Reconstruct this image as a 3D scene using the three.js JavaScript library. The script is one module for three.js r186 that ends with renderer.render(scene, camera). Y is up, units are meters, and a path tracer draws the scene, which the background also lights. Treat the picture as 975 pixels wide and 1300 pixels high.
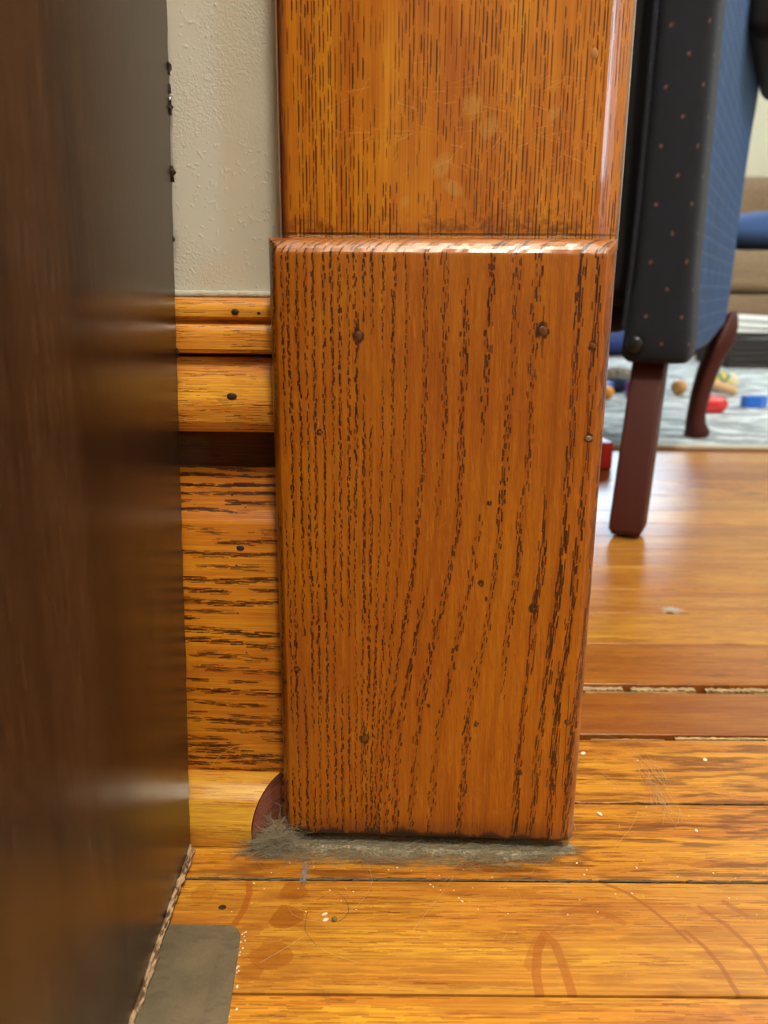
import * as THREE from 'three';
import { RectAreaLightUniformsLib } from 'three/addons/lights/RectAreaLightUniformsLib.js';
import { RoundedBoxGeometry } from 'three/addons/geometries/RoundedBoxGeometry.js';
import { mergeGeometries, mergeVertices, toCreasedNormals } from 'three/addons/utils/BufferGeometryUtils.js';

// ---------------------------------------------------------------- camera, sky, light
RectAreaLightUniformsLib.init();
const scene = new THREE.Scene();
const R = (d) => (d * Math.PI) / 180;
const camera = new THREE.PerspectiveCamera(63.42, 975 / 1300, 0.01, 40);
camera.position.set(0, 0.238, 0.314);
camera.rotation.set(-R(15.2), 0, 0.007, 'YXZ');
camera.focus = 0.345;
camera.userData.fStop = 12;
scene.add(camera);
scene.background = new THREE.Color().setRGB(0.55, 0.75, 1.0);          // even daylight sky, seen and entering only through the windows
scene.backgroundIntensity = 9;
const renderer = new THREE.WebGLRenderer({ antialias: true });
renderer.toneMapping = THREE.LinearToneMapping;
renderer.toneMappingExposure = 0.47;
renderer.shadowMap.enabled = true;
const LAMP = { pos: [0.22, 2.28, 0.85], power: 25, color: [1, 0.93, 0.77] };
const ADDED_LAMP_FAR = { pos: [1.75, 2.2, -1.05], power: 16, color: [0.84, 0.93, 1] };  // added, unseen lamp that brightens the chair side, rug and sofa
const DAY = { color: [0.62, 0.82, 1.0], back: 18, near: 34 };
for (const [w, h, p, look, k] of [
  [0.9, 1.25, [0.98, 1.35, -3.7], [0.98, 1.35, 0], DAY.back],          // the window in the far wall of the next room
  [0.5, 1.1, [3.14, 1.3, 2.5], [0, 1.3, 2.5], DAY.near],               // a narrow window in the right wall of the near room
]) {
  const l = new THREE.RectAreaLight(new THREE.Color().setRGB(...DAY.color), k, w, h);
  l.position.set(...p); l.lookAt(...look); scene.add(l);
}

// ---------------------------------------------------------------- helpers
function rng(seed) { let a = seed >>> 0; return () => { a = (a + 0x6d2b79f5) | 0; let t = Math.imul(a ^ (a >>> 15), 1 | a); t = (t + Math.imul(t ^ (t >>> 7), 61 | t)) ^ t; return ((t ^ (t >>> 14)) >>> 0) / 4294967296; }; }
const hash = (x, y, s) => { let n = Math.imul(x, 374761393) ^ Math.imul(y, 668265263) ^ Math.imul(s, 2147483647 ^ 1274126177); n = Math.imul(n ^ (n >>> 13), 1274126177); return ((n ^ (n >>> 16)) >>> 0) / 4294967296; };
function noise(x, y, s = 0) {
  const i = Math.floor(x), j = Math.floor(y); let u = x - i, v = y - j; u = u * u * (3 - 2 * u); v = v * v * (3 - 2 * v);
  const a = hash(i, j, s), b = hash(i + 1, j, s), c = hash(i, j + 1, s), d = hash(i + 1, j + 1, s);
  return a + (b - a) * u + (c - a) * v + (a - b - c + d) * u * v;
}
const fbm = (x, y, s, o = 4) => { let r = 0, a = 0.5, n = 0; for (let k = 0; k < o; k++) { r += a * noise(x, y, s + k * 17); n += a; x *= 2.03; y *= 2.03; a *= 0.5; } return r / n; };
const clamp = (v, a = 0, b = 1) => Math.min(b, Math.max(a, v));
const smooth = (a, b, v) => { const t = clamp((v - a) / (b - a)); return t * t * (3 - 2 * t); };
const lerp = (a, b, t) => a + (b - a) * t;
function canvasOf(w, h, fn) {
  const c = document.createElement('canvas'); c.width = w; c.height = h; const g = c.getContext('2d');
  const im = g.createImageData(w, h), d = im.data;
  for (let y = 0, k = 0; y < h; y++) for (let x = 0; x < w; x++, k += 4) { const p = fn(x, y); d[k] = p[0]; d[k + 1] = p[1]; d[k + 2] = p[2]; d[k + 3] = 255; }
  g.putImageData(im, 0, 0); return [c, g];
}
function texOf(c, srgb, rep = [1, 1], off = [0, 0], wrap = THREE.RepeatWrapping) {
  const t = new THREE.CanvasTexture(c); if (srgb) t.colorSpace = THREE.SRGBColorSpace;
  t.wrapS = t.wrapT = wrap; t.repeat.set(...rep); t.offset.set(...off); t.magFilter = THREE.LinearFilter; return t;
}
const used = new Map();
function numbered(n) { const k = used.get(n) ?? 0; used.set(n, k + 1); return k ? `${n}_${String(k).padStart(3, '0')}` : n; }
function mesh(name, geo, mat, parent = scene) {
  const m = new THREE.Mesh(Array.isArray(geo) ? mergeGeometries(geo.map((q) => (q.index ? q.toNonIndexed() : q))) : geo, mat);
  m.name = parent === scene ? numbered(name) : name; m.castShadow = m.receiveShadow = true; parent.add(m); return m;
}
function group(name, pos = [0, 0, 0]) { const g = new THREE.Group(); g.name = numbered(name); g.position.set(...pos); scene.add(g); return g; }
const tag = (o, label, category, grp) => { o.userData.label = label; o.userData.category = category; if (grp) o.userData.group = grp; return o; };
const struct = (o, label) => { o.userData.kind = 'structure'; if (label) o.userData.label = label; return o; };
const std = (o) => new THREE.MeshStandardMaterial(o);
const phys = (o) => new THREE.MeshPhysicalMaterial(o);
const col = (r, g, b) => new THREE.Color().setRGB(r / 255, g / 255, b / 255, THREE.SRGBColorSpace);

// closed profile [[a, b], ...] swept along an axis; uv = (metres along, metres round the profile)
function sweep(axis, prof, t0, t1, crease = 0.7, endAt = null) {
  const P = [], U = [], n = prof.length; let s = 0;
  const put = (a, b, t) => (axis === 'x' ? [t, b, a] : axis === 'y' ? [a, t, b] : [a, b, t]);
  const T0 = t0, T1 = (p) => (endAt ? endAt(p) : t1);
  for (let i = 0; i < n; i++) {
    const p = prof[i], q = prof[(i + 1) % n], l = Math.hypot(q[0] - p[0], q[1] - p[1]);
    const A = put(...p, T0), B = put(...p, T1(p)), C = put(...q, T1(q)), D = put(...q, T0);
    P.push(...A, ...B, ...C, ...A, ...C, ...D);
    U.push(T0, s, T1(p), s, T1(q), s + l, T0, s, T1(q), s + l, T0, s + l); s += l;
  }
  for (const tri of THREE.ShapeUtils.triangulateShape(prof.map((p) => new THREE.Vector2(...p)), [])) for (const e of [0, 1]) {
    const ids = e ? tri : [tri[0], tri[2], tri[1]];
    for (const k of ids) { P.push(...put(...prof[k], e ? T1(prof[k]) : T0)); U.push(prof[k][0], prof[k][1]); }
  }
  let g = new THREE.BufferGeometry();
  g.setAttribute('position', new THREE.Float32BufferAttribute(P, 3)); g.setAttribute('uv', new THREE.Float32BufferAttribute(U, 2));
  g.computeVertexNormals();
  // point every face outward
  let vol = 0; for (let i = 0; i < P.length; i += 9) vol += P[i] * (P[i + 4] * P[i + 8] - P[i + 5] * P[i + 7]) - P[i + 1] * (P[i + 3] * P[i + 8] - P[i + 5] * P[i + 6]) + P[i + 2] * (P[i + 3] * P[i + 7] - P[i + 4] * P[i + 6]);
  if (vol < 0) {
    const p = g.attributes.position.array, u = g.attributes.uv.array;
    for (let i = 0; i < p.length / 9; i++) { for (let k = 0; k < 3; k++) { const a = p[i * 9 + 3 + k]; p[i * 9 + 3 + k] = p[i * 9 + 6 + k]; p[i * 9 + 6 + k] = a; } for (let k = 0; k < 2; k++) { const a = u[i * 6 + 2 + k]; u[i * 6 + 2 + k] = u[i * 6 + 4 + k]; u[i * 6 + 4 + k] = a; } }
  }
  g.deleteAttribute('normal'); return toCreasedNormals(g, crease);
}
const arc = (cx, cy, r, a0, a1, n, ry = r) => Array.from({ length: n + 1 }, (_, i) => { const a = R(lerp(a0, a1, i / n)); return [cx + r * Math.cos(a), cy + ry * Math.sin(a)]; });
const box = (x0, x1, y0, y1, z0, z1) => { const g = new THREE.BoxGeometry(x1 - x0, y1 - y0, z1 - z0); g.translate((x0 + x1) / 2, (y0 + y1) / 2, (z0 + z1) / 2); return g; };
const rbox = (w, h, d, r, p = [0, 0, 0], seg = 3) => { const g = new RoundedBoxGeometry(w, h, d, seg, r); g.translate(...p); return g; };
const tube = (pts, r, seg = 8, rad = 3) => new THREE.TubeGeometry(new THREE.CatmullRomCurve3(pts.map((p) => new THREE.Vector3(...p))), seg, r, rad, false);
// rings of a rounded square blended along a path: [[x, y, z, halfWidth, halfDepth], ...]
function loft(rings, dirA, dirB, n = 16, pw = 0.55) {
  const P = [], I = [], U = [];
  rings.forEach(([x, y, z, a, b], i) => { for (let k = 0; k < n; k++) {
    const t = (k / n) * Math.PI * 2, c = Math.cos(t), s = Math.sin(t), u = Math.sign(c) * Math.abs(c) ** pw * a, v = Math.sign(s) * Math.abs(s) ** pw * b;
    P.push(x + dirA[0] * u + dirB[0] * v, y, z + dirA[1] * u + dirB[1] * v); U.push(k / n, y);
    if (i) { const p = (i - 1) * n, q = i * n, l = (k + 1) % n; I.push(p + k, q + k, q + l, p + k, q + l, p + l); }
  } });
  for (const [o, f] of [[0, 0], [(rings.length - 1) * n, 1]]) for (let k = 1; k < n - 1; k++) f ? I.push(o, o + k + 1, o + k) : I.push(o, o + k, o + k + 1);
  const g = new THREE.BufferGeometry(); g.setAttribute('position', new THREE.Float32BufferAttribute(P, 3)); g.setAttribute('uv', new THREE.Float32BufferAttribute(U, 2)); g.setIndex(I); g.computeVertexNormals(); return g;
}
const TILT = -0.038;                       // the wall with its woodwork stands slightly turned to the floor boards
const onWall = (o) => { o.rotation.y = TILT; return o; };

// ---------------------------------------------------------------- wood
const dash = (g, x0, y0, x1, y1, w, style) => { g.strokeStyle = style; g.lineWidth = w; g.beginPath(); g.moveTo(x0, y0); g.lineTo(x1, y1); g.stroke(); };
function grey(w, h) { const c = document.createElement('canvas'); c.width = w; c.height = h; const g = c.getContext('2d'); g.fillStyle = '#c0c0c0'; g.fillRect(0, 0, w, h); g.lineCap = 'round'; return [c, g]; }
const NAILS = [[-0.01, 0.2205, 1.6], [0.058, 0.2227, 1.9], [0.0765, 0.2176, 1.25], [-0.0248, 0.1838, 0.9], [0.0775, 0.183, 1.2], [-0.0359, 0.0841, 1.0], [-0.0075, 0.0529, 1.6], [0.0774, 0.0632, 1.1], [0.0393, 0.0611, 0.8]];
const PX = [-0.0435, 0.084], PY = [0.0052, 0.2552];                      // plinth block, left-right and bottom-top
function plinthTextures() {
  const W = 1024, H = 2048, mm = W / 127.5;
  const [c, g] = canvasOf(W, H, (x, y) => {
    const u = x / W, v = y / H;
    const fib = noise(x / 3.2, y / 90, 1) * 0.5 + noise(x / 9, y / 240, 2) * 0.5, big = fbm(x / 240, y / 500, 3, 3), fleck = noise(x / 2, y / 16, 4);
    let k = 0.87 + 0.16 * fib + 0.14 * (big - 0.5) + 0.05 * fleck;
    return [clamp(k * 170, 0, 255), clamp(k * k * 99, 0, 255), clamp(k * k * 11, 0, 255)];
  });
  const [b, gb] = grey(W, H); g.lineCap = 'round';
  const r = rng(11);
  const disp = (u0, v) => -(0.135 * smooth(0.24, 0.56, u0) * (1 - 0.72 * smooth(0.6, 0.9, u0))) * (smooth(0.22, 1.0, v) * 0.55 + smooth(0.42, 0.85, v) * 0.45);
  let u0 = 0.014, k = 0;
  while (u0 < 1.12) {
    const wide = smooth(0.3, 0.6, u0), seed = 40 + k;
    // soft earlywood tone under the pores
    g.strokeStyle = `rgba(112,44,6,${lerp(0.13, 0.2, wide)})`; g.lineWidth = lerp(1.1, 2.4, wide) * mm; g.beginPath();
    for (let v = 0; v <= 1.001; v += 0.02) { const xx = (u0 + disp(u0, v) + (noise(v * 5, k, 9) - 0.5) * 0.008) * W; v ? g.lineTo(xx, v * H) : g.moveTo(xx, 0); } g.stroke();
    for (let v = -0.01; v < 1.01;) {
      const act = noise(v * 6, k * 3.1, 21), wob = (noise(v * 7, k * 1.7, 9) - 0.5) * lerp(0.006, 0.014, wide);
      const uu = u0 + disp(u0, v) + wob, reps = act < 0.2 ? 0 : wide > 0.5 ? (act > 0.6 ? 3 : act > 0.32 ? 2 : 1) : (act > 0.5 ? 2 : 1);
      for (let q = 0; q < reps; q++) {
        const x = (uu + (r() + r() - 1) * lerp(0.0062, 0.0165, wide)) * W, y = v * H + r() * 1.2 * mm;
        const long = u0 > 0.78 ? 2.2 : 1, len = (lerp(0.9, 1.2, wide) + r() * r() * lerp(2.0, 3.4, wide)) * long * mm * (act > 0.2 ? 1 : 0.6), lean = (r() - 0.5) * 2 - (wide > 0.4 ? 2.2 * smooth(0.4, 0.6, v) : 0);
        const a = (0.6 + 0.38 * r()) * (act < 0.22 ? 0.5 : 1), lw = (0.33 + 0.4 * r() * r() * (act > 0.6 ? 1.5 : 1)) * mm;
        dash(g, x, y, x + lean, y + len, lw, `rgba(${36 + r() * 20 | 0},${10 + r() * 7 | 0},2,${a})`);
        dash(gb, x, y, x + lean, y + len, lw, `rgba(30,30,30,${a * 0.6})`);
      }
      v += lerp(0.0074, 0.0105, wide) * (0.7 + r() * 0.8);
    }
    u0 += lerp(0.0245, 0.062, smooth(0.22, 0.5, u0)) * (0.8 + 0.4 * r()); k++;
  }
  // fine fibre lines between the pore rows
  for (let i = 0; i < 6500; i++) { const x = r() * W, y = r() * H, l = (1.5 + r() * 8) * mm; dash(g, x, y, x + 4 + (r() - 0.5) * 6, y + l, 1 + r() * 1.6, r() < 0.5 ? `rgba(112,48,6,${0.12 + r() * 0.22})` : `rgba(226,150,52,${0.08 + r() * 0.2})`); }
  // drying cracks on the right, ring stains round the nails, grime along the foot, knots and dings
  const at = (x, y) => [((x - PX[0]) / (PX[1] - PX[0])) * W, (1 - (y - PY[0]) / (PY[1] - PY[0])) * H];
  for (const [x, y0, y1] of [[0.0765, 0.249, 0.19], [0.0772, 0.08, 0.03], [0.0745, 0.06, 0.02]]) { const a = at(x, y0), z = at(x, y1); g.strokeStyle = 'rgba(50,18,4,.75)'; g.lineWidth = 2.2; g.beginPath(); for (let t = 0; t <= 1; t += 0.05) g.lineTo(lerp(a[0], z[0], t) + (noise(t * 8, x * 900, 5) - 0.5) * 8, lerp(a[1], z[1], t)); g.stroke(); }
  for (const [x, y, s] of [...NAILS, [0.0607, 0.1135, 1.5], [0.039, 0.1238, 0.9], [0.0587, 0.0387, 0.8], [-0.0413, 0.0776, 0.7], [0.019, 0.069, 0.6], [0.041, 0.157, 0.7]]) {
    const [px, py] = at(x, y);
    for (let i = 0; i < 26; i++) { const a = r() * 6.28, d = s * mm * (0.5 + r() * 0.75); g.fillStyle = `rgba(38,14,4,${0.25 + r() * 0.25})`; g.beginPath(); g.ellipse(px + Math.cos(a) * d, py + Math.sin(a) * d * 1.15, mm * s * 0.42, mm * s * 0.6, 0, 0, 7); g.fill(); }
    if (s > 1.2) for (const sg of [-1, 1]) for (let i = 0; i < 5; i++) dash(g, px + (r() - 0.5) * mm, py + sg * s * mm, px + (r() - 0.5) * mm, py + sg * s * mm * (2.2 + r() * 3.5), 2, 'rgba(48,16,4,.55)');
  }
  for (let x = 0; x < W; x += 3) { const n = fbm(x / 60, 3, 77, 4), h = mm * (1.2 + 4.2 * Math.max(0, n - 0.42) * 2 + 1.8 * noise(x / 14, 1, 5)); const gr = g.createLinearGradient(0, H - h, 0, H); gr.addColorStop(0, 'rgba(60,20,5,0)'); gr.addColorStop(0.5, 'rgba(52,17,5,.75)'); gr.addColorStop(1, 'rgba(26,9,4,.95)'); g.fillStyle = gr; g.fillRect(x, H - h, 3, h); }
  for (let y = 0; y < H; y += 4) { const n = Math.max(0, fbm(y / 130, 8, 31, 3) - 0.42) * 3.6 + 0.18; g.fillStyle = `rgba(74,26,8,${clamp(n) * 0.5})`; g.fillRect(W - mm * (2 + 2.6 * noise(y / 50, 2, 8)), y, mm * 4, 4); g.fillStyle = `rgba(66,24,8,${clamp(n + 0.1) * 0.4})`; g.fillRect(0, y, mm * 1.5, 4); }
  // pale scuffs
  for (let i = 0; i < 46; i++) { const x = r() * W, y = r() * H, a = r() * 3, l = (1 + r() * 5) * mm; g.strokeStyle = `rgba(226,180,110,${0.1 + r() * 0.22})`; g.lineWidth = 1 + r() * 1.4; g.beginPath(); g.moveTo(x, y); g.quadraticCurveTo(x + Math.cos(a) * l * 0.5 + 6, y + Math.sin(a) * l * 0.5, x + Math.cos(a) * l, y + Math.sin(a) * l); g.stroke(); }
  return [texOf(c, true, [1, 1], [0, 0], THREE.MirroredRepeatWrapping), texOf(b, false, [1, 1], [0, 0], THREE.MirroredRepeatWrapping)];
}
function casingTextures() {                                              // 127 x 254 mm of straight, rift-cut oak
  const W = 1024, H = 2048, mm = 8;
  const [c, g] = canvasOf(W, H, (x, y) => {
    const fib = noise(x / 3, y / 160, 1), wide = noise(x / 26, y / 700, 2), fl = fbm(x / 110, y / 260, 5, 3);
    const k = 0.9 + 0.1 * fib + 0.1 * (wide - 0.5) + 0.2 * (fl - 0.5);
    return [clamp(k * 205, 0, 255), clamp(k * k * 130, 0, 255), clamp(k * k * 22, 0, 255)];
  });
  const [b, gb] = grey(W, H); g.lineCap = 'round'; const r = rng(5);
  for (let x = 3; x < W; x += 8.5 + r() * 6.5) {
    const skew = (x / W - 0.5) * 8;
    for (let y = -60; y < H;) {
      const yy = y / H, fl = fbm(x / 150, y / 330, 15, 3), right = smooth(0.45, 0.8, x / W);
      const dense = clamp((fl - 0.36) * 4 + 0.35 * right + 0.3 * smooth(0.55, 0.9, yy));
      const l = (4 + r() * 12) * mm * (0.5 + 0.5 * dense);
      if (r() < 0.4 + 0.5 * dense) {
        const a = (0.5 + 0.45 * r()) * (0.6 + 0.4 * dense), w = 2.2 + r() * 2.6 * (0.6 + dense * 0.6), xx = x + (r() - 0.5) * 4;
        dash(g, xx + 1, y + l * 0.15, xx + 1 + skew * l / 1200, y + l * 0.8, w * 0.9, `rgba(58,20,3,${a * 0.7})`); dash(g, xx, y, xx + skew * l / 900, y + l, w * 0.6, `rgba(${58 + r() * 26 | 0},${24 + r() * 12 | 0},4,${a})`); dash(gb, xx, y, xx + skew * l / 900, y + l, w, `rgba(40,40,40,${a * 0.6})`);
      }
      y += l + (0.6 + r() * 6) * mm * (1.4 - dense);
    }
  }
  for (let i = 0; i < 900; i++) { const x = r() * W, y = r() * H, l = (3 + r() * 8) * mm; dash(g, x, y, x + (r() - 0.5) * 2, y + l, 1, `rgba(240,178,84,${0.1 + r() * 0.2})`); }
  // scratches where things have rubbed past, a few patches of dulled varnish, dirt along the foot
  const Y = (h) => H - ((h - 0.252) / 0.254) * H;
  for (let i = 0; i < 130; i++) { const x = (0.08 + r() * 0.8) * W, h = 0.262 + 0.05 * (r() + r()) * 0.5 + 0.012 * r(), y = Y(h), l = (1.5 + r() * 8) * mm, a = (r() - 0.5) * 0.9 + (r() < 0.3 ? 2.4 : 0); g.strokeStyle = `rgba(222,178,124,${0.18 + r() * 0.4})`; g.lineWidth = 0.9 + r() * 1.5; g.beginPath(); g.moveTo(x, y); g.quadraticCurveTo(x + l * 0.5 * Math.cos(a), y + l * 0.5 * Math.sin(a) + 5 * (r() - 0.5), x + l * Math.cos(a), y + l * Math.sin(a)); g.stroke(); }
  for (const [x, h, rx, ry] of [[0.6, 0.293, 3.5, 5], [0.47, 0.28, 4, 5], [0.78, 0.297, 2.2, 3.2], [0.5, 0.273, 5, 3], [0.36, 0.268, 2, 2.6], [0.86, 0.27, 2.4, 1.6], [0.55, 0.3, 5, 5]]) for (let i = 0; i < 9; i++) { g.fillStyle = 'rgba(205,160,110,.07)'; g.beginPath(); g.ellipse(x * W + (r() - 0.5) * 16, Y(h) + (r() - 0.5) * 16, rx * mm * (0.5 + 0.5 * r()), ry * mm * (0.5 + 0.5 * r()), 0.5, 0, 7); g.fill(); }
  for (let i = 0; i < 420; i++) { const q = r(), x = (q < 0.2 ? r() * 0.16 : q < 0.75 ? 0.42 + r() * 0.44 : r()) * W, d = r() * r(), y = Y(0.2577 + d * 0.011), l = (0.4 + r() * 2) * mm; dash(g, x, y, x + l, y + (r() - 0.5) * 14, 4 + r() * 12, `rgba(${44 + r() * 20 | 0},${18 + r() * 8 | 0},6,${(0.04 + 0.1 * r()) * (1 - 0.5 * d)})`); }
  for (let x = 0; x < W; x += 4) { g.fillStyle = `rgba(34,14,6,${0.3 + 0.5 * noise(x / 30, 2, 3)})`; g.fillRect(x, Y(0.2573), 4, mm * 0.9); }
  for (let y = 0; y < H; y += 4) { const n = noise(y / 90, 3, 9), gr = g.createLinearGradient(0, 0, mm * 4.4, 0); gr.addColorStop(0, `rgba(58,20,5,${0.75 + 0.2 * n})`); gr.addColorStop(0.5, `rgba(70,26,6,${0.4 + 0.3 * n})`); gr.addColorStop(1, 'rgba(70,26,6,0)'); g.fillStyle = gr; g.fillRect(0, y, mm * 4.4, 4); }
  return [texOf(c, true), texOf(b, false)];
}
function boardTexture() {                                                // 120 x 160 mm, strongly figured horizontal grain of the baseboard
  const W = 1024, H = 1360, mm = 8.5;
  const [c, g] = canvasOf(W, H, (x, y) => { const k = 0.86 + 0.14 * noise(x / 200, y / 4, 1) + 0.14 * noise(x / 500, y / 40, 2) + 0.05 * noise(x / 30, y / 3, 3); return [clamp(k * 190, 0, 255), clamp(k * k * 114, 0, 255), clamp(k * k * 24, 0, 255)]; });
  g.lineCap = 'round'; const r = rng(8);
  let y = 20, k = 0;
  while (y < H) {
    const f = y / H, t = (f > 0.82 ? 2.1 : 2.7 + 1.4 * noise(k, 3, 2)) * mm * 0.5, strength = 0.5 + 0.5 * noise(k * 1.3, 1, 4) + 0.25 * smooth(0.75, 1, f);
    for (let i = 0; i < 210; i++) {
      const x = r() * W, yy = y + (r() + r() - 1) * t + 30 * (noise(x / 300, k * 0.3, 6) - 0.5) + (f < 0.3 ? 70 * Math.exp(-(((x - 500) / 240) ** 2)) * (0.5 - f) : 0), on = noise(x / 120, k * 2.2, 14);
      if (on < 0.36) continue;
      const l = (1.5 + r() * 7) * mm; dash(g, x, yy, x + l, yy + (r() - 0.5) * 3, 1.6 + r() * 3.2, `rgba(${40 + r() * 24 | 0},${16 + r() * 10 | 0},3,${clamp(strength * (0.25 + 0.55 * r()))})`);
    }
    y += (f > 0.55 ? 3.4 : 5.2) * mm * (0.75 + 0.5 * r()); k++;
  }
  for (let i = 0; i < 30; i++) { g.fillStyle = `rgba(38,18,6,${0.3 + r() * 0.5})`; g.beginPath(); g.ellipse(r() * W, r() * H, 2 + r() * 4, 2 + r() * 3, 0, 0, 7); g.fill(); }
  return texOf(c, true, [1 / 0.12, 1 / 0.16]);
}
function mouldingTexture(seed, base, dark, n) {                          // 90 x 60 mm, plain horizontal grain
  const W = 1024, H = 680;
  const [c, g] = canvasOf(W, H, (x, y) => { const k = 0.86 + 0.14 * noise(x / 160, y / 4, seed) + 0.16 * noise(x / 420, y / 46, seed + 1) + 0.06 * noise(x / 40, y / 3, seed + 2); return base.map((v, i) => clamp(v * (i ? k * k : k), 0, 255)); });
  g.lineCap = 'round'; const r = rng(seed);
  for (let i = 0; i < n; i++) { const x = r() * W, y = r() * H, l = 14 + r() * 90, on = fbm(x / 200, y / 50, seed + 4, 3); if (on < 0.42) continue; dash(g, x, y, x + l, y + (r() - 0.5) * 4, 1 + r() * 2.4, `rgba(${dark},${0.2 + 0.5 * r()})`); }
  return texOf(c, true, [1 / 0.09, 1 / 0.06]);
}
function floorAtlas() {                                                  // eight strips 58 mm wide, 460 mm long
  const W = 2048, H = 2048, S = 256, ppm = 4.45;
  const tone = [[200, 132, 38], [195, 130, 42], [192, 125, 36], [194, 128, 40], [150, 86, 30], [168, 102, 34], [184, 122, 42], [178, 114, 40]];
  const [c, g] = canvasOf(W, H, (x, y) => {
    const s = Math.min(7, y >> 8), yy = y & 255, X = x < 300 ? x : x, e = x > W - 200 ? (W - x) / 200 : 1;
    const bl = (f) => e < 1 ? lerp(f(x - W), f(x), e) : f(x);
    const k = 0.86 + 0.13 * bl((q) => noise(q / 170, yy / 3.2, s * 7 + 1)) + 0.13 * bl((q) => noise(q / 420, yy / 34, s * 7 + 2)) + 0.05 * bl((q) => noise(q / 30, yy / 2.5, s * 7 + 3));
    const mot = s === 2 || s === 3 ? 1 : s === 4 ? 0.5 : 0.35;
    const m = smooth(0.46, 0.66, bl((q) => fbm(q / 90, yy / 13, s * 5 + 60, 5))) * mot;
    const t = tone[s], k2 = k * k;
    return [clamp(k * lerp(t[0], 124, m * 0.8), 0, 255), clamp(k2 * lerp(t[1], 72, m * 0.8), 0, 255), clamp(k2 * lerp(t[2], 22, m * 0.8), 0, 255)];
  });
  g.lineCap = 'round'; const r = rng(21);
  for (let s = 0; s < 8; s++) for (let i = 0; i < 2600; i++) {
    const x = r() * W, y = s * S + 3 + r() * (S - 6), l = (2 + r() * 12) * ppm, on = fbm(x / 260, y / 26, 90 + s, 3); if (on < 0.4) continue;
    const a = (s === 1 || s === 6 ? 0.38 : s === 4 ? 0.3 : 0.48) * (0.35 + 0.65 * r()); dash(g, x, y, Math.min(W, x + l), y + (r() - 0.5) * 3, 0.9 + r() * 1.5, `rgba(${88 + r() * 24 | 0},${40 + r() * 14 | 0},8,${a})`);
  }
  for (let i = 0; i < 160; i++) { const x = r() * W, y = r() * H, l = 4 + r() * 26, a = (r() - 0.5) * 1.6; dash(g, x, y, x + l * Math.cos(a), y + l * Math.sin(a), 1, `rgba(240,190,110,${0.15 + r() * 0.25})`); }
  return c;
}
function stainedBoard(atlas) {                                           // the board in front of the block: 460 mm of strip 1 with its stains
  const W = 2048, H = 256, c = document.createElement('canvas'); c.width = W; c.height = H; const g = c.getContext('2d'); g.drawImage(atlas, 0, 256, W, H, 0, 0, W, H);
  const X0 = -0.2, Z0 = 0.0215, P = (x, z) => [((x - X0) / 0.46) * W, ((z - Z0) / 0.0577) * H];
  g.lineCap = g.lineJoin = 'round';
  const stroke = (pts, w, style) => { g.strokeStyle = style; g.lineWidth = w * 4.45; g.beginPath(); pts.forEach((p, i) => { const q = P(...p); i ? g.lineTo(...q) : g.moveTo(...q); }); g.stroke(); };
  const brown = 'rgba(158,80,14,.62)';
  stroke([[0.0555, 0.079], [0.0558, 0.07], [0.0585, 0.058], [0.0625, 0.051], [0.0655, 0.056], [0.0665, 0.067], [0.067, 0.079]], 3.4, 'rgba(158,86,22,.55)');
  stroke([[0.0545, 0.066], [0.057, 0.06], [0.06, 0.054]], 5, 'rgba(158,86,22,.35)');
  stroke([[0.072, 0.0395], [0.08, 0.0375], [0.088, 0.04], [0.094, 0.0445]], 3.2, 'rgba(160,88,24,.5)');
  stroke([[0.091, 0.022], [0.1, 0.028], [0.107, 0.037], [0.113, 0.047], [0.1165, 0.054]], 1.6, 'rgba(150,82,26,.6)');
  stroke([[0.117, 0.049], [0.1215, 0.057], [0.124, 0.066], [0.125, 0.078]], 1.9, 'rgba(150,82,26,.62)');
  stroke([[0.127, 0.036], [0.134, 0.046], [0.139, 0.058], [0.1405, 0.075]], 2, 'rgba(150,82,26,.55)');
  stroke([[0.138, 0.033], [0.144, 0.041]], 2.6, 'rgba(150,82,26,.5)');
  stroke([[-0.0552, 0.022], [-0.0535, 0.03], [-0.0545, 0.04], [-0.0565, 0.046]], 2.6, brown);
  const r = rng(3);
  for (const [x, z, rx, rz, a] of [[-0.036, 0.028, 6, 6, 0.5], [-0.037, 0.043, 7, 6.5, 0.5], [-0.05, 0.05, 5, 3, 0.3], [-0.041, 0.062, 8, 7, 0.4], [-0.047, 0.07, 5, 4, 0.35], [-0.072, 0.03, 5, 6, 0.25]]) { g.fillStyle = `rgba(146,78,12,${a * 1.05})`; g.beginPath(); const q = P(x, z); for (let i = 0; i < 16; i++) { const t = (i / 16) * 6.283, d = 4.45 * (0.75 + 0.4 * noise(i * 0.9, rx, 6)); g.lineTo(q[0] + Math.cos(t) * rx * d, q[1] + Math.sin(t) * rz * d); } g.closePath(); g.fill(); }
  const q = P(-0.063, 0.038); g.fillStyle = 'rgba(40,24,14,.85)'; g.beginPath(); g.ellipse(q[0], q[1], 7, 6, 0, 0, 7); g.fill();
  for (let i = 0; i < 300; i++) { const x = 700 + r() * 900, y = 90 + r() * 150; dash(g, x, y, x + 8 + r() * 50, y + (r() - 0.5) * 2, 1, `rgba(110,60,14,${0.1 + r() * 0.25})`); }
  for (let i = 0; i < 60; i++) { const p = P(-0.09 + r() * 0.25, 0.023 + r() * 0.055), a = r() * 3.1, l = 3 + r() * 20; dash(g, p[0], p[1], p[0] + Math.cos(a) * l, p[1] + Math.sin(a) * l, 1, `rgba(235,190,120,${0.15 + r() * 0.3})`); }
  return c;
}
const varnish = { roughness: 0.34, clearcoat: 0.35, clearcoatRoughness: 0.22 };
const [plinthMap, plinthBump] = plinthTextures(), [casingMap, casingBump] = casingTextures();
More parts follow.
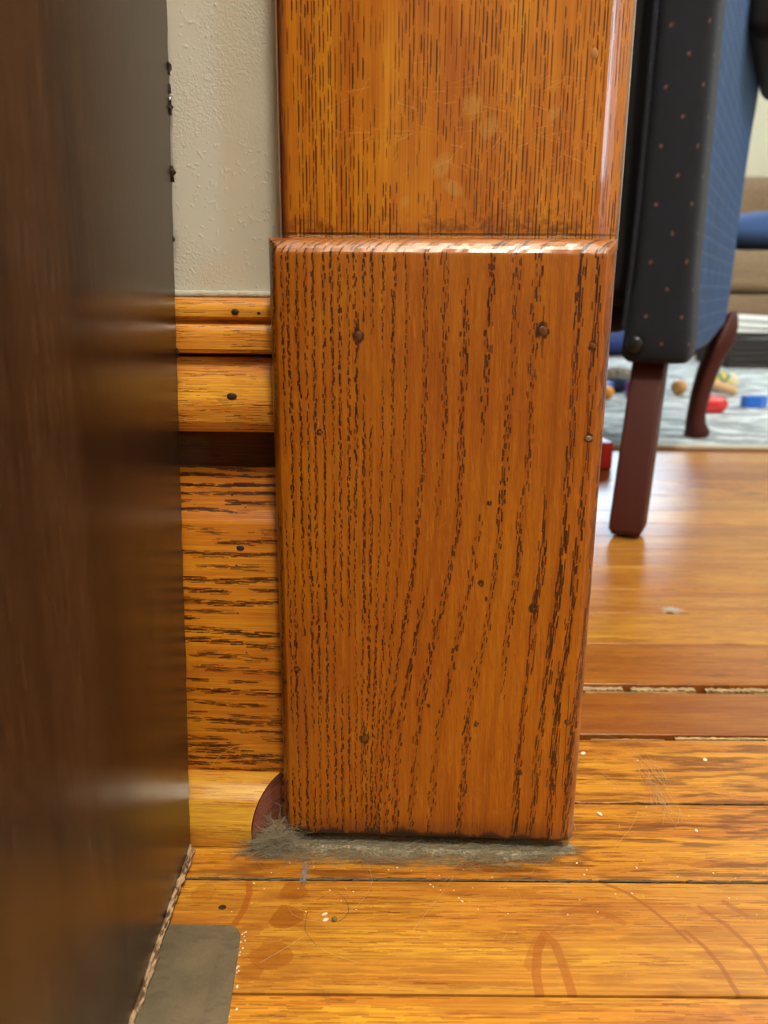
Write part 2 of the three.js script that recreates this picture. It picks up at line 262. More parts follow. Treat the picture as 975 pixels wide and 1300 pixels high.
const M = {
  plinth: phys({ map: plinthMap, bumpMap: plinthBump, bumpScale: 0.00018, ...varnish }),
  casing: phys({ map: casingMap, bumpMap: casingBump, bumpScale: 0.00012, ...varnish, roughness: 0.3, clearcoat: 1, clearcoatRoughness: 0.06 }),
  base: phys({ map: boardTexture(), ...varnish }),
  moulding: phys({ map: mouldingTexture(31, [214, 138, 48], '66,30,6', 900), ...varnish, roughness: 0.28 }),
  shoe: phys({ map: mouldingTexture(47, [200, 138, 44], '120,62,14', 620), ...varnish }),
  mitre: std({ map: mouldingTexture(52, [138, 78, 60], '66,30,24', 900), roughness: 0.6 }),
};

// ---------------------------------------------------------------- structure: floor
const atlas = floorAtlas(), atlasTex = texOf(atlas, true), stainTex = texOf(stainedBoard(atlas), true, [1, 1], [0, 0], THREE.ClampToEdgeWrapping);
const [floorBumpC] = (() => { const [c] = canvasOf(1024, 512, (x, y) => { const v = 120 + 60 * noise(x / 60, y / 2, 3) + 60 * fbm(x / 120, y / 40, 8, 3); return [v, v, v]; }); return [c]; })();
const floorBump = texOf(floorBumpC, false);
const floorMat = (o) => phys({ roughness: 0.3, clearcoat: 0.25, clearcoatRoughness: 0.25, bumpMap: floorBump, bumpScale: 0.00012, ...o });
const tints = [[1, 1, 1], [0.9, 0.84, 0.8], [1.08, 1.07, 1.05], [0.84, 0.78, 0.74], [0.98, 1.02, 1.1]].map((t) => floorMat({ map: atlasTex, color: new THREE.Color().setRGB(...t) }));
const stainMat = floorMat({ map: stainTex });
const floor = struct(mesh('floor', box(-2.6, 3.6, -0.12, -0.006, -4.1, 3.6), std({ color: col(58, 44, 32), roughness: 1 })), 'oak strip floor of narrow varnished boards');
const plankProf = (z0, z1) => { const c = 0.0004; return [[z0, -0.006], [z1, -0.006], [z1, -c], [z1 - c, 0], [z0 + c, 0], [z0, -c]]; };
function plank(z0, z1, strip, mat, x0 = -2.5, x1 = 3.5, off = 0, own = false) {
  const g = sweep('x', plankProf(z0, z1), x0, x1, 0.2), p = g.attributes.position, u = g.attributes.uv;
  for (let i = 0; i < p.count; i++) { const f = clamp((p.getZ(i) - z0) / (z1 - z0), 0.02, 0.98); own ? u.setXY(i, (p.getX(i) - x0) / (x1 - x0), 1 - f) : u.setXY(i, (p.getX(i) + off) / 0.46, 1 - (strip + f) / 8); }
  return mesh('plank', g, mat, floor);
}
const joints = [0.1367, 0.0792, 0.0215, -0.0326, -0.0935, -0.1525, -0.2177, -0.2742, -0.3255, -0.3812, -0.434, -0.4781, -0.5241, -0.5753, -0.648, -0.724, -0.787];
const strips = [[0, 2], [1, 0], [2, 0], [3, 0], [4, 0], [5, 1], [6, 0], [7, 0], [1, 3], [6, 1], [7, 4], [5, 4], [6, 2], [7, 4], [3, 1], [5, 3]];
const fr = rng(77);
for (let i = 0; i < joints.length - 1; i++) {
  const gap = { 4: [0.003], 5: [0.0045] }[i] ?? [0.0006, 0.0005];
  const z1 = joints[i] - gap[0], z0 = joints[i + 1] + (i === 3 ? 0.003 : i === 4 ? 0.0075 : 0.0006), [s, t] = strips[i];
  if (i === 1) { plank(z0, z1, 1, tints[0], -2.5, -0.2002, 0.1); plank(z0, z1, 1, stainMat, -0.2, 0.26, 0, true); plank(z0, z1, 1, tints[0], 0.2602, 3.5, 0.1); } else plank(z0, z1, s, tints[t], -2.5, 3.5, fr() * 0.46);
}
for (let z = joints.at(-1); z > -3.95; z -= 0.0577) plank(z - 0.0571, z - 0.0006, 5 + (fr() * 3 | 0), tints[fr() * 5 | 0], -2.5, 3.5, fr() * 0.46);
for (let z = joints[0]; z < 3.45; z += 0.0577) plank(z + 0.0006, z + 0.0571, fr() * 8 | 0, tints[fr() * 5 | 0], -2.5, 3.5, fr() * 0.46);
// worn pale filler crumbling out of the two wide joints
for (const [tone, rows] of [[[150, 112, 66], [[-0.1474, 0.0046, 0.85, 4], [-0.0922, 0.003, 0.5, 5]]], [[176, 146, 102], [[-0.1532, 0.0056, 0.9, 6], [-0.0938, 0.0028, 0.4, 7]]]]) {
  const gs = [];
  for (const [z, w, p, seed] of rows) { const r = rng(seed); for (let x = -0.1; x < 1.0;) { const l = 0.01 + r() * 0.06; if (r() < p) { const pts = [], n = 9 + (l * 500 | 0); for (let i = 0; i <= n; i++) pts.push([z + w * (0.12 + 0.42 * r()), x + (l * (i + 0.6 * (r() - 0.5) * (i % n ? 1 : 0))) / n]); for (let i = n; i >= 0; i--) pts.push([z - w * (0.12 + 0.42 * r()), x + (l * (i + 0.6 * (r() - 0.5) * (i % n ? 1 : 0))) / n]); const g = sweep('y', pts, -0.005, -0.0024 + 0.002 * r(), 0.4), q = g.attributes.position; for (let i = 0; i < q.count; i++) { const a = q.getX(i), b = q.getY(i), e = q.getZ(i); q.setXYZ(i, e, b, a); } g.computeVertexNormals(); gs.push(g); } x += l + r() * 0.008; } }
  mesh('joint_filler', gs, std({ map: (() => { const [c] = canvasOf(256, 256, (x, y) => { const v = 0.55 + 0.6 * fbm(x / 12, y / 40, tone[0], 4); return tone.map((t) => clamp(t * v * 1.1, 0, 255)); }); return texOf(c, true, [20, 20]); })(), roughness: 0.9 }), floor).userData.kind = 'stuff';
}

// ---------------------------------------------------------------- structure: walls, ceiling
const wallBump = (() => { const N = 1024, h = new Float32Array(N * N), r = rng(4); for (let y = 0; y < N; y++) for (let x = 0; x < N; x++) h[y * N + x] = 90 + 50 * fbm(x / 70, y / 70, 2, 4) + 34 * noise(x / 2.6, y / 2.6, 9) * smooth(0.35, 0.65, fbm(x / 150, y / 150, 19, 2)); for (let i = 0; i < 2600; i++) { const cx = r() * N, cy = r() * N, s = 1.2 + r() * 2.6, e = 1 + r() * 1.8, a = r() * 3, k = fbm(cx / 260, cy / 260, 30, 2) > 0.5 ? 62 : 10; for (let y = -10; y < 10; y++) for (let x = -10; x < 10; x++) { const X = (x * Math.cos(a) + y * Math.sin(a)) / (s * e), Y = (y * Math.cos(a) - x * Math.sin(a)) / s, d = X * X + Y * Y; if (d < 4) { const j = (((cy | 0) + y + N) % N) * N + (((cx | 0) + x + N) % N); h[j] += k * Math.exp(-d * 2) * r() ; } } } const [c] = canvasOf(N, N, (x, y) => { const v = clamp(h[y * N + x], 0, 255); return [v, v, v]; }); return texOf(c, false, [1 / 0.2, 1 / 0.2], [0, 0.9]); })();
M.wall = std({ color: col(218, 215, 199), roughness: 0.55, bumpMap: wallBump, bumpScale: 0.0008 });
M.farWall = std({ color: col(228, 222, 198), roughness: 0.8 });
M.ceiling = std({ color: col(214, 210, 200), roughness: 0.9 });
M.roomWall = std({ color: col(158, 148, 126), roughness: 0.8 });
const metricUV = (g) => { const p = g.attributes.position, n = g.attributes.normal, u = g.attributes.uv; for (let i = 0; i < p.count; i++) Math.abs(n.getX(i)) > 0.5 ? u.setXY(i, p.getZ(i), p.getY(i)) : Math.abs(n.getY(i)) > 0.5 ? u.setXY(i, p.getX(i), p.getZ(i)) : u.setXY(i, p.getX(i), p.getY(i)); return g; };
const wallGeo = (...bs) => bs.map((b) => metricUV(box(...b)).toNonIndexed());
struct(onWall(mesh('wall_front', wallGeo([-2.6, 0.068, -0.005, 2.5, -0.15, -0.028], [0.93, 3.4, -0.005, 2.5, -0.15, -0.028], [0.068, 0.93, 2.06, 2.5, -0.15, -0.028]), M.wall)), 'rough cream painted plaster wall beside the doorway');
struct(mesh('wall_left', wallGeo([-2.6, -2.3, 0, 2.6, -4.1, 3.6]), M.roomWall));
struct(mesh('wall_back', wallGeo([-2.6, 3.6, 0, 2.6, 3.3, 3.6]), M.roomWall));
struct(mesh('wall_right', wallGeo([3.2, 3.5, 0, 2.6, -4.1, 2.2], [3.2, 3.5, 0, 2.6, 2.8, 3.6], [3.2, 3.5, 0, 0.7, 2.2, 2.8], [3.2, 3.5, 1.9, 2.6, 2.2, 2.8]), M.farWall));
struct(mesh('wall_far', wallGeo([-2.6, 3.6, 0, 0.72, -4.1, -3.75], [-2.6, 3.6, 1.98, 2.6, -4.1, -3.75], [-2.6, 0.53, 0.72, 1.98, -4.1, -3.75], [1.43, 3.6, 0.72, 1.98, -4.1, -3.75]), M.farWall), 'pale painted wall at the far end of the next room');
struct(mesh('ceiling', box(-2.6, 3.6, 2.5, 2.65, -4.1, 3.6), M.ceiling));
M.white = std({ color: col(232, 228, 218), roughness: 0.45 });
M.glass = phys({ color: 0xffffff, transmission: 1, thickness: 0, roughness: 0.02 });
for (const [i, pos, ry, w, h] of [[1, [3.22, 1.3, 2.5], Math.PI / 2, 0.6, 1.2], [2, [0.98, 1.35, -3.77], 0, 0.9, 1.26]]) {
  const g = struct(group(`window_${i}`, pos)); g.rotation.y = ry; const f = 0.045;
  mesh('window_frame', [box(-w / 2, w / 2, -h / 2, -h / 2 + f, -0.04, 0), box(-w / 2, w / 2, h / 2 - f, h / 2, -0.04, 0), box(-w / 2, -w / 2 + f, -h / 2, h / 2, -0.04, 0), box(w / 2 - f, w / 2, -h / 2, h / 2, -0.04, 0), box(-w / 2, w / 2, -0.02, 0.02, -0.04, 0)], M.white, g);
  mesh('pane', box(-w / 2 + f, w / 2 - f, 0.02, h / 2 - f, -0.022, -0.018), M.glass, g); mesh('pane', box(-w / 2 + f, w / 2 - f, -h / 2 + f, -0.02, -0.022, -0.018), M.glass, g);
}

// ---------------------------------------------------------------- structure: door jamb, casing, baseboard
struct(onWall(mesh('trim_2', [box(0.068, 0.078, 0, 2.06, -0.15, -0.0285), box(0.92, 0.93, 0, 2.06, -0.15, -0.0285), box(0.068, 0.93, 2.05, 2.06, -0.15, -0.0285)].map((g) => metricUV(g)), M.casing)), 'oak lining of the doorway');
{
  const x0 = -0.0398, x1 = 0.0862, f = -0.008, bk = -0.0285, r = 0.0095, l = 0.003;
  // front, a worn flat along the right edge, then the rounded edge
  const prof = [[x0, bk], [x0, f - l], ...arc(x0 + l, f - l, l, 180, 90, 10).slice(1), [x1 - r, f], [x1 - r + 0.0012, f - 0.0004], [x1 - r + 0.0042, f - 0.00155], ...arc(x1 - 0.0055, f - 0.0068, 0.0055, 62, 0, 10), [x1, bk]];
  const parts = [];
  for (let k = 0; k < 8; k++) {                                          // the figure runs on, mirrored, above each 25 cm; the worn foot comes only once
    const y0 = 0.252 + k * 0.236, y1 = Math.min(2.12, y0 + 0.236), q = sweep('y', prof, y0, y1, 0.25), p = q.attributes.position, u = q.attributes.uv;
    for (let i = 0; i < p.count; i++) { const d = f - p.getZ(i), t = (p.getY(i) - y0) / 0.254; u.setXY(i, (p.getX(i) - x0 + (p.getX(i) > 0.02 ? d : -d)) / 0.127, k === 0 ? t : k % 2 ? 0.929 - t * 0.9 : 0.093 + t * 0.9); }
    parts.push(q);
  }
  const g = mergeGeometries(parts);
  const t = struct(onWall(mesh('trim_1', g, M.casing)), 'straight-grained oak door casing, scratched above the plinth block');
  const n = mesh('nail_head', (() => { const q = new THREE.SphereGeometry(0.0014, 12, 6, 0, 7, 0, Math.PI / 2); q.rotateX(Math.PI / 2); q.scale(1, 1.5, 0.3); q.translate(0.0716, 0.3165, -0.00815); return q; })(), std({ color: col(176, 128, 64), roughness: 0.5 }), t); n.userData.label = 'pale filled nail hole';
}
const baseboard = struct(onWall(group('baseboard_left')), 'moulded oak baseboard of board, cap mouldings and shoe moulding');
{
  const e = -0.0428, L = -2.3, w = -0.029;
  mesh('base_board', sweep('x', [[w, 0], [-0.014, 0], [-0.014, 0.1425], [-0.0145, 0.1436], [-0.0182, 0.1475], [-0.0217, 0.154], [-0.0238, 0.1645], [w, 0.1645]], L, e, 0.5), M.base, baseboard);
  const bulge = [[w, 0.1802], [-0.022, 0.1802], [-0.0168, 0.1808], [-0.0147, 0.1824], [-0.0138, 0.185], [-0.0138, 0.1885], [-0.0145, 0.1935], [-0.0158, 0.1985], [-0.0177, 0.2035], [-0.0198, 0.2078], [-0.0225, 0.2102], [w, 0.2102]];
  mesh('cap_moulding', sweep('x', bulge, L, e, 0.7), M.moulding, baseboard).userData.label = 'rounded middle moulding';
  mesh('bead_moulding', sweep('x', [[w, 0.2116], [-0.0215, 0.2116], [-0.0182, 0.2122], [-0.0166, 0.2138], [-0.0163, 0.2165], [-0.0171, 0.2198], [-0.0192, 0.2228], [-0.0226, 0.2243], [-0.0226, 0.2247], [-0.0204, 0.225], [-0.0188, 0.2264], [-0.0184, 0.2288], [-0.0194, 0.2312], [-0.0215, 0.2329], [-0.0245, 0.2335], [w, 0.2335]], L, e, 0.6), M.moulding, baseboard).userData.label = 'double bead at the top';
  mesh('shade_strip', metricUV(box(L, e, 0.1645, 0.2155, w, -0.0266)), std({ map: mouldingTexture(71, [84, 46, 18], '20,8,3', 700), roughness: 0.75 }), baseboard).userData.label = 'dark strip standing for the shade in the recess between the mouldings';  // dark colour stands for the shade under the rounded moulding
  const sh = [[-0.0142, 0.0004], [0.0042, 0.0004], [0.0042, 0.006], ...arc(-0.0138, 0.008, 0.018, 0, 90, 10, 0.0185), [-0.0142, 0.0265]];
  const end = (z) => -0.0462 - 0.0105 * ((z + 0.0142) / 0.0184);
  mesh('shoe_moulding', sweep('x', sh, L, 0, 0.6, (p) => end(p[0])), M.shoe, baseboard).userData.label = 'pale shoe moulding with a red-brown cut end';
  const cut = sweep('x', sh, 0, 0, 0.6, (p) => end(p[0]) + 0.0004), q = cut.attributes.position;
  for (let i = 0; i < q.count; i++) if (q.getX(i) === 0) q.setX(i, end(q.getZ(i)) - 0.00005);
  mesh('mitre_cut', cut, M.mitre, baseboard).userData.label = 'dark red-brown cut end of the shoe moulding';
  const lip = []; for (let i = 0; i <= 40; i++) lip.push([lerp(-0.1, e, i / 40), 0.2344 + 0.0005 * noise(i * 0.7, 2, 3), -0.0275 + 0.0008 * noise(i * 0.9, 7, 3)]);
  mesh('paint_bead', tube(lip, 0.0015, 80, 6), M.wall, baseboard).userData.label = 'bead of cream wall paint along the top edge';
  const nm = std({ color: col(60, 44, 34), roughness: 0.5 });
  for (const [x, y, z, s] of [[-0.0598, 0.2282, -0.0186, 0.0013], [-0.0505, 0.2278, -0.0186, 0.0006], [-0.0616, 0.1955, -0.0146, 0.0016], [-0.0472, 0.185, -0.017, 0.0011], [-0.0605, 0.1322, -0.0141, 0.0014], [-0.0625, 0.1245, -0.0141, 0.0005]]) { const g = new THREE.SphereGeometry(1, 12, 8); g.scale(s * 1.3, s * 0.9, s * 0.35); g.translate(x, y, z); mesh('nail_head', g, nm, baseboard); }
}

// ---------------------------------------------------------------- plinth block
const block = onWall(group('plinth_block'));
tag(block, 'large upright oak plinth block with nail heads at the foot of the casing', 'plinth block');
{
  const [x0, x1] = PX, [y0, y1] = PY, r = 0.0062, rr = 0.0062, rb = 0.0014, rt = 0.0062;
  const drop = (d, R0) => (d >= R0 ? 0 : R0 - Math.sqrt(Math.max(0, R0 * R0 - (R0 - d) ** 2)));
  const ease = (R0, n) => Array.from({ length: n + 1 }, (_, i) => R0 * (1 - Math.cos((i / n) * Math.PI / 2)));
  const xs = [...ease(r, 8).map((d) => x0 + d), ...Array.from({ length: 110 }, (_, i) => lerp(x0 + r, x1 - rr, (i + 1) / 111)), ...ease(rr, 8).reverse().map((d) => x1 - d)];
  const ys = [...ease(rb, 4).map((d) => y0 + d), ...Array.from({ length: 24 }, (_, i) => lerp(y0 + rb, y1 - rt, (i + 1) / 25)), ...ease(rt, 8).reverse().map((d) => y1 - d)];
  const P = [], U = [], I = [], nx = xs.length, ny = ys.length;
  for (let j = 0; j < ny; j++) for (let i = 0; i < nx; i++) {
    const x = xs[i], y = ys[j], wob = 0.0003 * (noise(y * 300, 1, 3) - 0.5);
    const z = -Math.max(drop(x - x0, r), drop(x1 - x, rr), drop(y - y0, rb), drop(y1 - y, rt)) + (y1 - y < rt || x - x0 < r || x1 - x < rr ? 0.00055 * (noise(x * 420, y * 420, 8) - 0.5) : 0);
    P.push(x + (i === 0 || i === nx - 1 ? wob : 0), y, z); U.push((x - x0 - 1.6 * drop(y1 - y, rt)) / (x1 - x0), (y - y0) / (y1 - y0));
  }
  for (let j = 0; j < ny - 1; j++) for (let i = 0; i < nx - 1; i++) { const a = j * nx + i; I.push(a, a + 1, a + nx + 1, a, a + nx + 1, a + nx); }
  const ring = []; for (let i = 0; i < nx; i++) ring.push(i); for (let j = 1; j < ny; j++) ring.push(j * nx + nx - 1); for (let i = nx - 2; i >= 0; i--) ring.push((ny - 1) * nx + i); for (let j = ny - 2; j > 0; j--) ring.push(j * nx);
  const off = P.length / 3; for (const k of ring) { P.push(P[k * 3], P[k * 3 + 1], -0.0285); const i = k % nx, j = (k / nx) | 0; U.push(U[k * 2] + (i === 0 ? -0.2 : i === nx - 1 ? 0.2 : 0), U[k * 2 + 1] + (j === 0 ? -0.1 : j === ny - 1 ? 0.1 : 0)); }
  ring.forEach((k, n) => { const m = (n + 1) % ring.length; I.push(k, off + n, off + m, k, off + m, ring[m]); });
  const c = P.length / 3; P.push((x0 + x1) / 2, (y0 + y1) / 2, -0.0285); U.push(0.5, 0.5); ring.forEach((k, n) => I.push(c, off + ((n + 1) % ring.length), off + n));
  const g = new THREE.BufferGeometry(); g.setAttribute('position', new THREE.Float32BufferAttribute(P, 3)); g.setAttribute('uv', new THREE.Float32BufferAttribute(U, 2)); g.setIndex(I);
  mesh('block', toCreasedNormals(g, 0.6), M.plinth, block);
  const nailMat = std({ color: col(104, 64, 28), roughness: 0.45 }), steel = std({ color: col(150, 142, 130), metalness: 0.8, roughness: 0.4 });
  NAILS.forEach(([x, y, s], i) => { const q = new THREE.LatheGeometry([[0, 0.35], [0.5, 0.3], [0.85, 0.12], [1, -0.2]].reverse().map(([a, b]) => new THREE.Vector2(a * s * 0.86e-3, b * s * 0.5e-3)), 14); q.rotateX(Math.PI / 2); q.scale(1, 1.25, 1); q.rotateZ(i * 0.4); q.translate(x, y, 0.00002); mesh('nail_head', q, i === 4 ? steel : nailMat, block); });
}

// ---------------------------------------------------------------- cabinet on the left
const cabMap = (() => {
  const W = 1024, H = 2048;                                             // 200 x 400 mm of dark walnut print
  const [c, g] = canvasOf(W, H, (x, y) => { const b = noise(x / 70, y / 1500, 2) * 0.5 + fbm(x / 26, y / 700, 6, 3) * 0.5, f = noise(x / 3, y / 60, 4), d = smooth(0.56, 0.66, noise(x / 46, y / 1300, 12)); const k = 0.76 + 0.34 * b + 0.12 * f - 0.13 * d; return [clamp(k * 84), clamp(k * 54), clamp(k * 35)].map((v, i) => clamp(k * [62, 43, 28][i], 0, 255)); });
  g.lineCap = 'round'; const r = rng(9);
  for (let i = 0; i < 9000; i++) { const x = r() * W, y = r() * H, l = 8 + r() * 60; dash(g, x, y, x + (r() - 0.5) * 2, y + l, 1 + r() * 2, i % 3 ? `rgba(16,9,6,${0.2 + r() * 0.35})` : `rgba(120,92,64,${0.08 + r() * 0.16})`); }
  for (let i = 0; i < 26; i++) { const x = r() * W, y = r() * H, l = 8 + r() * 26; dash(g, x, y, x + (r() - 0.5) * 3, y + l, 1.5 + r() * 2, `rgba(186,160,130,${0.1 + r() * 0.25})`); }
  return texOf(c, true, [1 / 0.2, 1 / 0.4]);
})();
const cabBump = (() => { const [c] = canvasOf(512, 512, (x, y) => { const v = 110 + 70 * noise(x / 2, y / 40, 2) + 50 * fbm(x / 30, y / 120, 3, 3); return [v, v, v]; }); return texOf(c, false, [1 / 0.05, 1 / 0.2]); })();
M.cab = phys({ map: cabMap, bumpMap: cabBump, bumpScale: 0.00009, roughness: 0.27, specularIntensity: 0.6 });
const cabinet = group('cabinet', [-0.083, 0, 0.0048]); cabinet.rotation.z = -0.008;
tag(cabinet, 'dark walnut cabinet with a glossy side and chipped edges, standing against the baseboard', 'cabinet');
{
  const r = rng(33), H = 1.15, D = 0.3, back = (y) => (y < 0.37 ? -0.0885 * y : -0.0327);
  const side = (x, rough) => {
    const s = new THREE.Shape(); s.moveTo(D, 0.0005); s.lineTo(D, H); s.lineTo(back(H), H);
    const N = rough ? 420 : 20;
    for (let i = N; i >= 0; i--) { const y = (H * i) / N; let j = rough ? 0.0008 * (noise(y * 600, 4, 2) - 0.5) + 0.0012 * (noise(y * 130, 4, 5) - 0.5) : 0; for (const [c0, w, d] of [[0.314, 0.003, -0.0012], [0.3, 0.004, -0.001], [0.277, 0.003, -0.0016], [0.215, 0.003, 0.0012], [0.09, 0.012, -0.001], [0.02, 0.02, 0.001]]) if (rough) j += d * Math.exp(-(((y - c0) / w) ** 2)); s.lineTo(back(y) + j, y + (i ? 0 : 0.0005)); }
    const g = new THREE.ExtrudeGeometry(s, { depth: 0.018, bevelEnabled: rough, bevelSize: 0.0004, bevelThickness: 0.0004, bevelSegments: 1, steps: 1 }); g.rotateY(-Math.PI / 2); g.translate(x - 0.0004, 0, 0); return g;
  };
  mesh('side_panel', side(0, true), M.cab, cabinet); mesh('side_panel', side(-0.42, false), M.cab, cabinet);
  mesh('top_panel', box(-0.42, -0.0188, H - 0.02, H, -0.03, D - 0.002), M.cab, cabinet);
  mesh('bottom_panel', box(-0.42, -0.0188, 0.03, 0.048, 0.006, D - 0.02), M.cab, cabinet);
  mesh('back_panel', box(-0.42, -0.0188, 0.37, H - 0.02, -0.03, -0.024), M.cab, cabinet);
  const door = mesh('door', box(-0.416, -0.0195, 0.05, H - 0.022, D - 0.02, D - 0.001), M.cab, cabinet);
  mesh('handle', tube([[-0.06, 0.55, D], [-0.06, 0.56, D + 0.025], [-0.06, 0.64, D + 0.025], [-0.06, 0.65, D]], 0.004, 16, 8), std({ color: col(90, 80, 70), metalness: 1, roughness: 0.35 }), door);
  // frayed raw edge along the foot of the side panel
  const pts = [], gs = []; for (let k = 0; k < 3; k++) { const P = []; for (let i = 0; i <= 90; i++) { const t = i / 90, z = 0.001 + t * D * 0.98, a = 1 - 0.55 * smooth(0, 0.35, t); P.push([0.0002 + 0.0022 * a * (noise(i * 0.5, k * 3, 2) - 0.4) + k * 0.0003, 0.0012 + 0.0034 * a * noise(i * 0.45, k * 5, 6), z]); } const g = tube(P, 0.00105 - k * 0.0002, 360, 7), q = g.attributes.position; for (let i = 0; i < q.count; i++) { const n = 0.0019 * (fbm(q.getZ(i) * 420 + k * 40, q.getY(i) * 900, 8, 3) - 0.5); q.setXYZ(i, q.getX(i) + n, Math.max(0.0002, q.getY(i) + n * 0.8), q.getZ(i)); } g.computeVertexNormals(); gs.push(g); }
  const fm = (() => { const [c] = canvasOf(256, 256, (x, y) => { const n = fbm(x / 34, y / 60, 3, 4), d = smooth(0.3, 0.66, n); return [lerp(92, 186, d), lerp(70, 156, d), lerp(52, 120, d)]; }); return texOf(c, true, [9, 1]); })();
  mesh('frayed_edge', gs, std({ map: fm, roughness: 1 }), cabinet).userData.label = 'pale frayed raw board edge along the floor';
  const cm = std({ color: col(44, 32, 26), roughness: 0.35 }); for (const [y, s] of [[0.315, 0.0013], [0.308, 0.0011], [0.302, 0.0016], [0.279, 0.0017], [0.255, 0.0008], [0.213, 0.0012]]) { const g = new THREE.IcosahedronGeometry(s, 1), q = g.attributes.position; for (let i = 0; i < q.count; i++) { const n = 0.6 + 0.8 * hash((q.getX(i) * 1e6) | 0, (q.getY(i) * 1e6) | 0, 3); q.setXYZ(i, q.getX(i) * n * 0.6, q.getY(i) * n * 1.6, q.getZ(i) * n); } g.computeVertexNormals(); g.scale(1.5, 1.1, 0.9); g.translate(-0.0002, y, back(y) - 0.0004); mesh('edge_chip', g, cm, cabinet); }
}

// ---------------------------------------------------------------- strip of tape on the floor
{
  const [c] = canvasOf(512, 1024, (x, y) => { const n = fbm(x / 90, y / 90, 4, 5), m = smooth(0.6, 0.68, fbm(x / 110, y / 40, 14, 5)), k = 0.82 + 0.36 * n - 0.09 * m + 0.1 * (noise(x / 3, y / 3, 8) - 0.5); return [104, 93, 73].map((v) => clamp(v * k, 0, 255)); });
  const s = new THREE.Shape(); s.moveTo(-0.104, 0.0485); s.lineTo(-0.0605, 0.0487); s.quadraticCurveTo(-0.0535, 0.0487, -0.0532, 0.056); s.lineTo(-0.0508, 0.1); s.lineTo(-0.049, 0.2); s.lineTo(-0.1, 0.2); s.closePath();
  const g = new THREE.ExtrudeGeometry(s, { depth: 0.0005, bevelEnabled: true, bevelSize: 0.0003, bevelThickness: 0.0003, bevelSegments: 2, curveSegments: 12 }); g.rotateX(Math.PI / 2); g.translate(0, 0.0009, 0);
  tag(mesh('tape_strip', g, std({ map: texOf(c, true, [1 / 0.06, 1 / 0.12]), roughness: 0.5 })), 'worn grey-brown tape strip stuck to the floor beside the cabinet', 'tape');
}

// ---------------------------------------------------------------- armchair in the next room
const fabric = (dots) => {
  const N = 1024;
  const [c, g] = canvasOf(N, N, (x, y) => { const k = 0.78 + 0.22 * noise(x / 3, y / 3, 2) + 0.2 * (fbm(x / 120, y / 120, 3, 3) - 0.5); return (dots ? [19, 26, 40] : [50, 84, 130]).map((v) => v * k); });  // one navy cloth: shaded tone painted for the back, lit tone for the sides
  const r = rng(3);
  if (dots) for (let j = 0; j < 8; j++) for (let i = 0; i < 6; i++) { const x = (i + (j % 2) / 2 + 0.2) * N / 6, y = (j + 0.5) * N / 8; for (let k = 0; k < 7; k++) { g.fillStyle = `rgba(${128 + r() * 30 | 0},${82 + r() * 20 | 0},${62 + r() * 16 | 0},.24)`; g.beginPath(); g.ellipse(x + (r() - 0.5) * 12, y + (r() - 0.5) * 16, 7, 8, 0, 0, 7); g.fill(); } }
  else for (let j = 0; j < 12; j++) for (let i = 0; i < 12; i++) { const x = (i + (j % 2) / 2) * N / 12, y = (j + 0.5) * N / 12; g.strokeStyle = 'rgba(160,150,165,.5)'; g.lineWidth = 7; g.lineCap = 'round'; g.beginPath(); g.moveTo(x - 14, y + 12); g.quadraticCurveTo(x + 4, y - 14, x + 18, y + 6); g.stroke(); }
  return texOf(c, true, [1 / 0.2, 1 / 0.2]);
};
M.fabric = phys({ map: fabric(true), roughness: 0.9, sheen: 0.08, sheenRoughness: 0.6, sheenColor: new THREE.Color(0.4, 0.5, 0.7) });
M.fabricLit = phys({ map: fabric(false), roughness: 0.9, specularIntensity: 0.5 });
M.leg = phys({ color: col(66, 19, 8), roughness: 0.5, specularIntensity: 0.6 });
const S = [0.428, -0.904], Nn = [0.904, 0.428];                          // the chair's forward and right-hand directions on the floor
const chair = group('armchair', [0.286, 0, -0.492]); chair.rotation.y = Math.atan2(S[0], S[1]) + Math.PI;
tag(chair, 'dark blue dotted armchair with red-brown wooden legs, seen from behind through the doorway', 'armchair');
